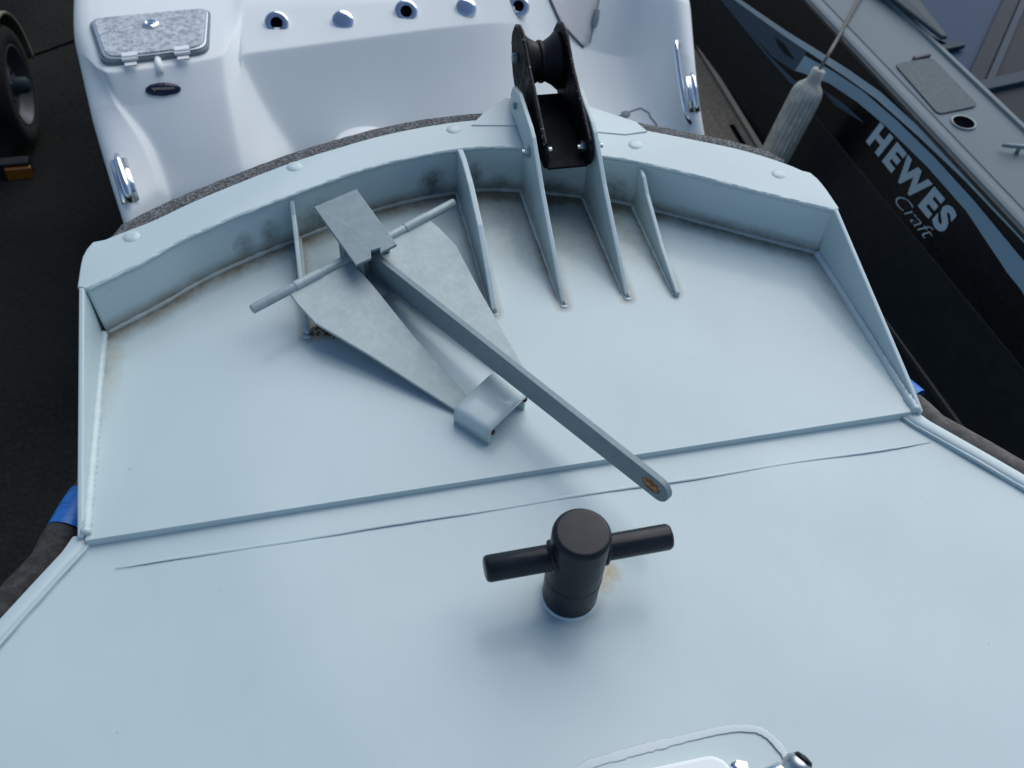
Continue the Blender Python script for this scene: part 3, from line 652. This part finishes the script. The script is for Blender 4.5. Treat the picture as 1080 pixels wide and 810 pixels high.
s0, n0 = snap((-0.800, 2.318, -0.492)); s1, n1 = snap((-0.796, 2.270, -0.52))
o = from_bm("vent_tab", tube_bm([s0 + n0 * .004, s0.lerp(s1, .5) + (n0 + n1) * .005, s1 + n1 * 0.004], 0.013, 12), M_white, WB, smooth=True)
# rod holders and caps along the slanted band
for k, (x, y) in enumerate(((-0.372, 2.536), (-0.123, 2.532), (0.127, 2.572), (0.367, 2.589), (0.612, 2.631))):
    c, nn = snap((x, y, -0.53)); ax = Vector((-0.03, -0.70, 0.71)).normalized(); c = c + ax * 0.006
    if k % 2 == 0:
        o = from_bm("rod_holder", lathe_bm([(0.040, -0.030), (0.046, -0.004), (0.047, 0.004), (0.041, 0.009), (0.029, 0.010), (0.0235, 0.0085)], c, ax, 32), M_chrome, WB, smooth=True)
        from_bm("bore_shade", lathe_bm([(0.0240, 0.0086), (0.0225, 0.006), (0.019, 0.004), (0, 0.0035)], c, ax, 24), M_holeshade, o, smooth=True).matrix_parent_inverse = Matrix()  # shallow closed dish, the dark of the bore painted in near-black
    else:
        from_bm("rod_holder_cap", lathe_bm([(0.036, -0.030), (0.042, -0.004), (0.043, 0.004), (0.038, 0.009), (0.020, 0.012), (0, 0.013)], c, ax, 32), M_chrome, WB, smooth=True)
# oval badge
u = Vector((0.060, -0.0075, 0)); v = Vector((0.002, 0.006, 0.027)); cen = Vector((-0.793, 2.261, -0.595))
bd = decal("oval_badge", [cen + u * math.cos(t) + v * math.sin(t) for t in [2 * PI * k / 28 for k in range(28)]], 0.004, M_logo, 0.004, 2)
L = [cen + u * (-0.62 + 1.24 * t / 40) + v * (0.24 * math.sin(t * 1.05) * (1 - t / 90)) for t in range(41)]
o = from_bm("badge_lettering", tube_bm([snap(p, 0.0085)[0] for p in L], 0.0024, 5), M_logotext, bd, smooth=True); o.matrix_parent_inverse = bd.matrix_parent_inverse.copy(); o.matrix_parent_inverse = Matrix()
# cleats and grab rail
def cleat(p0, p1, rad=0.011, lift=0.03):
    a, na = snap(p0); b, nb = snap(p1); n = (na + nb).normalized(); t = (b - a)
    bm = tube_bm([a + n * lift * .55, a + t * .16 + n * lift, a + t * .5 + n * lift * 1.05, b - t * .16 + n * lift, b + n * lift * .55], [rad * .6, rad, rad * 1.15, rad, rad * .6], 12)
    for f in (0.38, 0.62): tube_bm([a + t * f - n * 0.005, a + t * f + n * lift], rad * 0.8, 10, bm)
    pl = tube_bm([a + t * 0.05 + n * 0.002, b - t * 0.05 + n * 0.002], rad * 2.1, 12, bm, True, 0, 0.18, tuple(n))
    return from_bm("cleat", bm, M_chrome, WB, smooth=True)
cleat((-0.970, 2.010, -0.665), (-0.932, 1.840, -0.74), 0.014, 0.034); cleat((1.245, 2.241, -0.65), (1.235, 2.105, -0.75))
a, na = snap((1.192, 2.37, -0.58)); b, nb = snap((1.185, 2.07, -0.77)); n = Vector((-0.6, -0.2, 0.75)).normalized()
from_bm("grab_rail", tube_bm(catmull([a, a + n * 0.045 + Vector((0, -.02, -.01)), a.lerp(b, .33) + n * 0.055, a.lerp(b, .7) + n * 0.055, b + n * 0.04 + Vector((0, .02, .01)), b], 6), 0.0095, 12), M_chrome, WB, smooth=True)
# transom door and platform locker
door = [(0.745, 2.90, -0.52), (0.752, 2.80, -0.585), (0.815, 2.735, -0.67), (0.925, 2.715, -0.79), (0.960, 2.74, -0.785), (1.03, 2.86, -0.64), (1.06, 2.98, -0.57)]
dr = decal("transom_door", door, 0.003, M_gel2, 0.006, 4)
groove("door_gap", door[:4], 0.005, M_seam, off=0.004)
groove("door_gap", [door[4], door[5], door[6]], 0.004, M_gasket, off=0.004)
s0, n0 = snap((0.985, 2.785, -0.735)); s1, n1 = snap((1.012, 2.83, -0.68))
o = from_bm("door_latch", tube_bm([s0 + n0 * .008, s0.lerp(s1, .5) + n0 * .010, s1 + n1 * .008], [0.013, 0.016, 0.012], 10), M_galvd, WB, auto=50)
groove("locker_seam", [(0.865, 2.330, -0.93), (0.92, 2.345, -0.93), (1.07, 2.385, -0.92), (1.12, 2.385, -0.92), (1.15, 2.34, -0.92), (1.165, 2.2, -0.92), (1.165, 2.13, -0.93)], 0.0035, M_gasket)
s0, n0 = snap((1.040, 2.372, -0.915))
from_bm("locker_latch", lathe_bm([(0.020, 0), (0.020, 0.005), (0.011, 0.009), (0, 0.009)], s0, n0, 16), M_galvd, WB, auto=40)
from_bm("platform_cap", lathe_bm([(0.125, -0.05), (0.125, 0.012), (0.118, 0.030), (0.095, 0.042), (0, 0.047)], (-0.105, 2.105, -0.80), (0, 0, 1), 40), M_white, WB, smooth=True)
# its trailer
T = empty("boat_trailer", "dark trailer with a tan carpeted step under the white boat's starboard quarter", "trailer", (0.15, 3.2, -1.85))
from_bm("step", box_bm((1.62, 3.6, -1.27), (0.185, 0, 0), (0.02, 1.3, 0), (0, 0, 0.02)), M_tan, T, bevel=0.006)
from_bm("step_edge", box_bm((1.822, 3.6, -1.265), (0.014, 0, 0), (0.02, 1.3, 0), (0, 0, 0.03)), M_tanedge, T, bevel=0.005)
from_bm("step_gap_shade", box_bm((1.735, 2.57, -1.246), (0.012, 0, 0), (0.002, 0.12, 0), (0, 0, 0.002)), M_holeshade, T)  # thin bar laid on the step, a gap's darkness put into its colour
for x in (-0.55, 0.75): from_bm("frame_rail", box_bm((x, 4.2, -1.55), (0.04, 0, 0), (0, 2.0, 0), (0, 0, 0.06)), M_frame, T, bevel=0.01)
from_bm("axle", box_bm((0.15, 3.6, -1.56), (1.4, 0, 0), (0, 0.035, 0), (0, 0, 0.035)), M_frame, T)
for x in (-0.80, 1.60):
    o = from_bm("wheel", lathe_bm([(0.19, -0.09), (0.27, -0.10), (0.30, -0.07), (0.305, 0), (0.30, 0.07), (0.27, 0.10), (0.19, 0.09), (0.19, 0.02), (0, 0.03)], (x, 3.6, -1.545), (1, 0, 0), 36), M_tyre, T, auto=40)

# ------------------------------------------------------------------ black-sided boat to starboard
HB = empty("black_boat", "black sided boat with pale blue swoosh stripes and pale lettering, beside the fender", "boat", (2.1, 1.8, -1.4))
P0 = Vector((2.03, 2.84, -0.70)); T1 = Vector((0.0539, -1, 0)).normalized(); DN = Vector((-0.35, 0, -1)); HN = T1.cross(DN).normalized()
if HN.x > 0: HN = -HN
IX = Vector((1, 0.054, 0)).normalized()
def hs(s, h, off=0.0): return P0 + T1 * s - DN * h + HN * off
def hloft(name, sec, m, s0=-4.0, s1=3.5, n=40, bevel=0.0):
    rows = []
    for k in range(n + 1):
        s = s0 + (s1 - s0) * k / n; rows.append([tuple(P0 + T1 * s + IX * a + Vector((0, 0, z))) for a, z in sec])
    return from_bm(name, grid_bm(rows), m, HB, auto=35)
hloft("hull_side", [(0.0, -0.002), (-0.102, -0.292)], M_hblack)
hloft("lower_hull", [(-0.1025, -0.292), (-0.1055, -0.294), (-0.118, -0.330), (-0.235, -0.655), (-0.20, -0.672), (0.5, -0.95)], M_hgrey)
hloft("gunwale", [(-0.006, -0.010), (-0.012, 0.004), (-0.004, 0.018), (0.012, 0.024), (0.020, 0.0225), (0.024, 0.0205), (0.050, 0.0205), (0.053, 0.024), (0.060, 0.025), (0.30, 0.022), (0.345, 0.024), (0.352, 0.036), (0.372, 0.036), (0.378, 0.020), (0.378, -0.05)], M_hdeck)
hloft("rub_strip", [(-0.008, -0.016), (-0.017, -0.004), (-0.014, 0.008), (-0.005, 0.010)], M_rail)
hloft("cockpit_side", [(0.378, -0.04), (0.400, -0.45)], M_hfloor2)
hloft("cockpit_floor", [(0.395, -0.45), (2.4, -0.45)], M_hfloor)
def hdecal(name, poly, off, m, parent=HB):
    top = [hs(s, h, off) for s, h in poly]
    bm = bmesh.new(); f = bm.faces.new([bm.verts.new(p) for p in top]); bmesh.ops.triangulate(bm, faces=[f])
    r = bmesh.ops.extrude_face_region(bm, geom=list(bm.faces)); bmesh.ops.translate(bm, verts=[e for e in r['geom'] if isinstance(e, bmesh.types.BMVert)], vec=HN * 0.0015)
    return from_bm(name, bm, m, parent)
SW = [(-0.62, -0.285), (-0.504, -0.25), (-0.402, -0.225), (0.204, -0.140), (0.2, -0.239), (0.012, -0.274), (-0.261, -0.280)]
S1 = [(-0.70, -0.265), (-0.441, -0.216), (0.0, -0.150), (0.279, -0.100), (0.5, -0.062), (0.726, -0.030), (1.036, -0.012), (1.318, -0.004), (1.663, -0.004), (2.6, -0.006), (2.6, -0.022), (1.689, -0.020), (1.334, -0.024), (1.035, -0.038), (0.727, -0.060), (0.5, -0.092), (0.285, -0.126), (0.0, -0.172), (-0.483, -0.239), (-0.70, -0.280)]
S2 = [(0.205, -0.160), (0.431, -0.112), (0.637, -0.079), (0.888, -0.058), (1.162, -0.047), (1.424, -0.047), (1.764, -0.060), (2.3, -0.115), (2.9, -0.185), (3.45, -0.270), (3.45, -0.285), (2.8, -0.235), (2.3, -0.190), (2.0, -0.160), (1.835, -0.128), (1.747, -0.125), (1.437, -0.090), (1.164, -0.088), (0.865, -0.102), (0.651, -0.123), (0.44, -0.159), (0.26, -0.215), (0.205, -0.235)]
S3 = [(-0.70, -0.290), (-0.562, -0.279), (0.0, -0.279), (0.24, -0.262), (0.344, -0.245), (0.345, -0.258), (0.228, -0.286), (0.0, -0.290), (-0.5, -0.290)]
S4 = [(0.43, -0.196), (0.588, -0.168), (0.76, -0.157), (0.66, -0.178), (0.547, -0.200)]
hdecal("swoosh_stripe", SW, 0.002, M_stripe2); hdecal("swoosh_stripe", S1, 0.004, M_letter); hdecal("swoosh_stripe", S2, 0.003, M_stripe)
hdecal("swoosh_stripe", S3, 0.005, M_stripe2); hdecal("swoosh_stripe", S4, 0.003, M_stripe2)
hdecal("swoosh_stripe", [(-0.05, -0.205), (0.05, -0.195), (0.16, -0.205), (0.08, -0.222), (0.0, -0.218)], 0.0045, M_hblack)
def text_mesh(name, body, s0, h0, size, sx, shear, bold, m, rise=0.0):
    cu = bpy.data.curves.new(name, 'FONT'); cu.body = body; cu.size = size; cu.shear = shear; cu.offset = bold; cu.resolution_u = 4; cu.space_character = 1.25 if bold > 0.002 else 0.92
    to = bpy.data.objects.new(name, cu); COL.objects.link(to); bpy.context.view_layer.update()
    me = bpy.data.meshes.new_from_object(to.evaluated_get(bpy.context.evaluated_depsgraph_get())); bpy.data.objects.remove(to)
    xs = [v.co.x for v in me.vertices]; x0, x1 = min(xs), max(xs)
    bm = bmesh.new(); bm.from_mesh(me); me.clear_geometry()
    for v in bm.verts:
        q = (v.co.x - x0) / (x1 - x0); v.co = hs(s0 + q * sx, h0 + v.co.y + rise * q, 0.0035)
    return from_bm(name, bm, m, HB)
text_mesh("hull_lettering", "HEWES", 0.825, -0.194, 0.118, 0.60, 0.0, 0.006, M_letter, -0.012)
text_mesh("script_lettering", "Craft", 1.145, -0.268, 0.070, 0.255, 0.4, -0.0012, M_letter, 0.0)
# deck fittings on the black boat
pz = 0.0245 - 0.70
from_bm("nonskid_panel", prism_bm([(p.x, p.y, pz + 0.002) for p in rquad([Vector((2.150, 2.225, 0)), Vector((2.345, 2.250, 0)), Vector((2.352, 1.885, 0)), Vector((2.150, 1.850, 0))], 0.0, 0.03)], (0, 0, 0.005)), M_hpanel, HB, bevel=0.002)
from_bm("panel_lip", box_bm((2.30, 2.262, pz + 0.006), (0.045, 0.01, 0), (0, 0.010, 0), (0, 0, 0.008)), M_seam, HB, bevel=0.004)
o = from_bm("cup_holder", lathe_bm([(0.050, -0.002), (0.050, 0.005), (0.047, 0.008), (0.042, 0.006)], (2.226, 1.785, pz), (0, 0, 1), 32), M_galvd, HB, smooth=True)
from_bm("well_shade", lathe_bm([(0.0415, 0.0065), (0.0400, 0.004), (0, 0.003)], (2.226, 1.785, pz), (0, 0, 1), 32), M_holeshade, o, smooth=True).matrix_parent_inverse = Matrix()  # flat dish under the ring, shade of a deep well put into colour
bm = tube_bm([(2.275, 1.60, pz + 0.022), (2.300, 1.585, pz + 0.028), (2.37, 1.565, pz + 0.028), (2.41, 1.560, pz + 0.022)], [0.006, 0.009, 0.009, 0.006], 10); tube_bm([(2.335, 1.575, pz), (2.335, 1.575, pz + 0.028)], 0.008, 10, bm)
from_bm("deck_cleat", bm, M_galvd, HB, smooth=True)
from_bm("floor_frame", box_bm((3.40, 3.11, -1.14), (0.40, 0.445, 0), (-0.03, 0.028, 0), (0, 0, 0.015)), M_hframe, HB, bevel=0.004)
from_bm("floor_frame", box_bm((3.48, 3.10, -1.14), (0.40, 0.445, 0), (-0.014, 0.013, 0), (0, 0, 0.02)), M_hsill, HB, bevel=0.004)
from_bm("floor_sill", box_bm((3.55, 2.757, -1.135), (0.55, 0.10, 0), (-0.007, 0.040, 0), (0, 0, 0.02)), M_hsill, HB, bevel=0.006)
from_bm("floor_panel", prism_bm([(2.42, 2.56, -1.146), (2.42, 1.5, -1.146), (4.2, 1.5, -1.146), (4.2, 2.86, -1.146), (3.05, 2.655, -1.146)], (0, 0, 0.004)), M_hfloor2, HB)
from_bm("floor_panel", prism_bm([(3.09, 2.74, -1.146), (4.3, 2.95, -1.146), (4.3, 4.1, -1.146)], (0, 0, 0.003)), M_hfloor2, HB)
from_bm("side_bracket", box_bm((3.02, 3.035, -1.13), (0.16, 0.03, 0), (-0.003, 0.022, 0), (0, 0, 0.012)), M_hsill, HB, bevel=0.004)
bm = box_bm((3.03, 3.26, -1.14), (0.11, -0.2, 0), (0.012, 0.006, 0), (0, 0, 0.006)); from_bm("side_bracket", bm, M_hsill, HB, bevel=0.003)
bm = prism_bm([(2.44, 2.36, -0.66), (2.47, 2.36, -0.66), (2.55, 3.8, -0.60), (2.36, 3.8, -0.60), (2.33, 2.9, -0.65)], (0, 0, 0.02))
from_bm("cabin_coaming", bm, M_slate, HB, bevel=0.008)
# its trailer rail and bunk
T2 = empty("trailer_bunk", "dull grey trailer rail beneath the black boat's port side", "trailer", (1.9, 1.0, -1.85))
from_bm("rail", box_bm((1.90, 1.6, -1.31), (0.017, 0, 0), (-0.10, 2.2, 0), (0, 0, 0.03)), M_rail, T2, bevel=0.006)
for y in (-0.3, 2.6): from_bm("bracket", box_bm((1.99, y, -1.59), (0.03, 0, 0), (0, 0.03, 0), (0, 0, 0.25)), M_frame, T2)

# ------------------------------------------------------------------ fender hung between the boats
ft, fb = Vector((1.845, 2.285, -0.715)), Vector((1.725, 2.235, -1.15))
F = empty("fender", "grubby off-white ribbed fender hanging by a rope on the black boat's side", "fender", tuple(fb))
ax = ft - fb; ln = ax.length
from_bm("fender_body", lathe_bm([(0, -0.06), (0.030, -0.055), (0.032, -0.01), (0.060, 0.02), (0.066, 0.06), (0.067, 0.2), (0.067, ln - 0.13), (0.064, ln - 0.10), (0.055, ln - 0.075), (0.036, ln - 0.055), (0.030, ln - 0.045), (0.029, ln), (0.024, ln + 0.006), (0, ln + 0.006)], fb, ax, 96, None, 20, 0.030), M_fender, F, smooth=True)
rope = catmull([ft - ax.normalized() * 0.005, Vector((1.885, 2.315, -0.655)), Vector((1.985, 2.44, -0.672)), Vector((2.20, 2.70, -0.660)), Vector((2.36, 2.90, -0.645))], 8)
from_bm("fender_rope", tube_bm(rope, 0.0075, 8), M_rope, F, smooth=True)

# ------------------------------------------------------------------ small trailer at the left
T3 = empty("utility_trailer", "dark trailer at the left edge with a pale rimmed wheel under a cream mudguard", "trailer", (-2.2, 4.2, -1.85))
wc = Vector((-1.79, 3.96, -1.53))
o = from_bm("wheel", lathe_bm([(0.19, -0.16), (0.29, -0.165), (0.315, -0.13), (0.32, -0.08), (0.315, -0.03), (0.29, 0.0), (0.255, 0.006), (0.215, 0.0), (0.205, -0.01)], wc, (1, 0, 0), 48), M_tyre, T3, auto=50)
def sub(name, bm, m, **kw):
    q = from_bm(name, bm, m, o, **kw); q.matrix_parent_inverse = Matrix(); return q
sub("rim", lathe_bm([(0.205, -0.012), (0.212, 0.0), (0.200, 0.002), (0.185, -0.02), (0.165, -0.055), (0.15, -0.060), (0.09, -0.045), (0.07, -0.03), (0, -0.03)], wc, (1, 0, 0), 40), M_rim, auto=50)
sub("hub", lathe_bm([(0.045, -0.03), (0.042, 0.03), (0.03, 0.045), (0, 0.048)], wc, (1, 0, 0), 20), M_slate, auto=50)
for k in range(5):
    a = 2 * PI * k / 5; sub("wheel_nut", lathe_bm([(0.010, -0.04), (0.010, -0.018), (0, -0.016)], wc + Vector((0, 0.068 * math.cos(a), 0.068 * math.sin(a))), (1, 0, 0), 6), M_chrome)
rows = []
for k in range(25):
    a = math.radians(-8 + 133 * k / 24); r = 0.372
    rows.append([tuple(wc + Vector((dx, rr * math.cos(a), rr * math.sin(a)))) for dx, rr in ((0.012, r - 0.022), (0.018, r - 0.008), (0.008, r), (-0.26, r))])
q = from_bm("mudguard", grid_bm(rows), M_guard, T3, smooth=True); q.modifiers.new("thick", 'SOLIDIFY').thickness = 0.006
from_bm("frame_rail", box_bm((-2.01, 4.3, -1.42), (0.04, 0, 0), (0, 1.6, 0), (0, 0, 0.06)), M_frame, T3, bevel=0.01)
from_bm("axle", box_bm((-2.7, 4.28, -1.53), (0.6, 0, 0), (0, 0.03, 0), (0, 0, 0.03)), M_frame, T3)
from_bm("side_panel", box_bm((-2.06, 4.3, -1.22), (0.012, 0, 0), (0, 1.5, 0), (0, 0, 0.14)), M_slate, T3, bevel=0.004)
from_bm("tail_beam", box_bm((-2.25, 3.20, -1.52), (0.6, 0, 0), (0, 0.03, 0), (0, 0, 0.05)), M_frame, T3, bevel=0.006)
bm = box_bm((-1.70, 3.165, -1.52), (0.06, 0, 0), (0, 0.012, 0), (0, 0, 0.032)); from_bm("marker_lamp", bm, M_amber, T3, bevel=0.006)
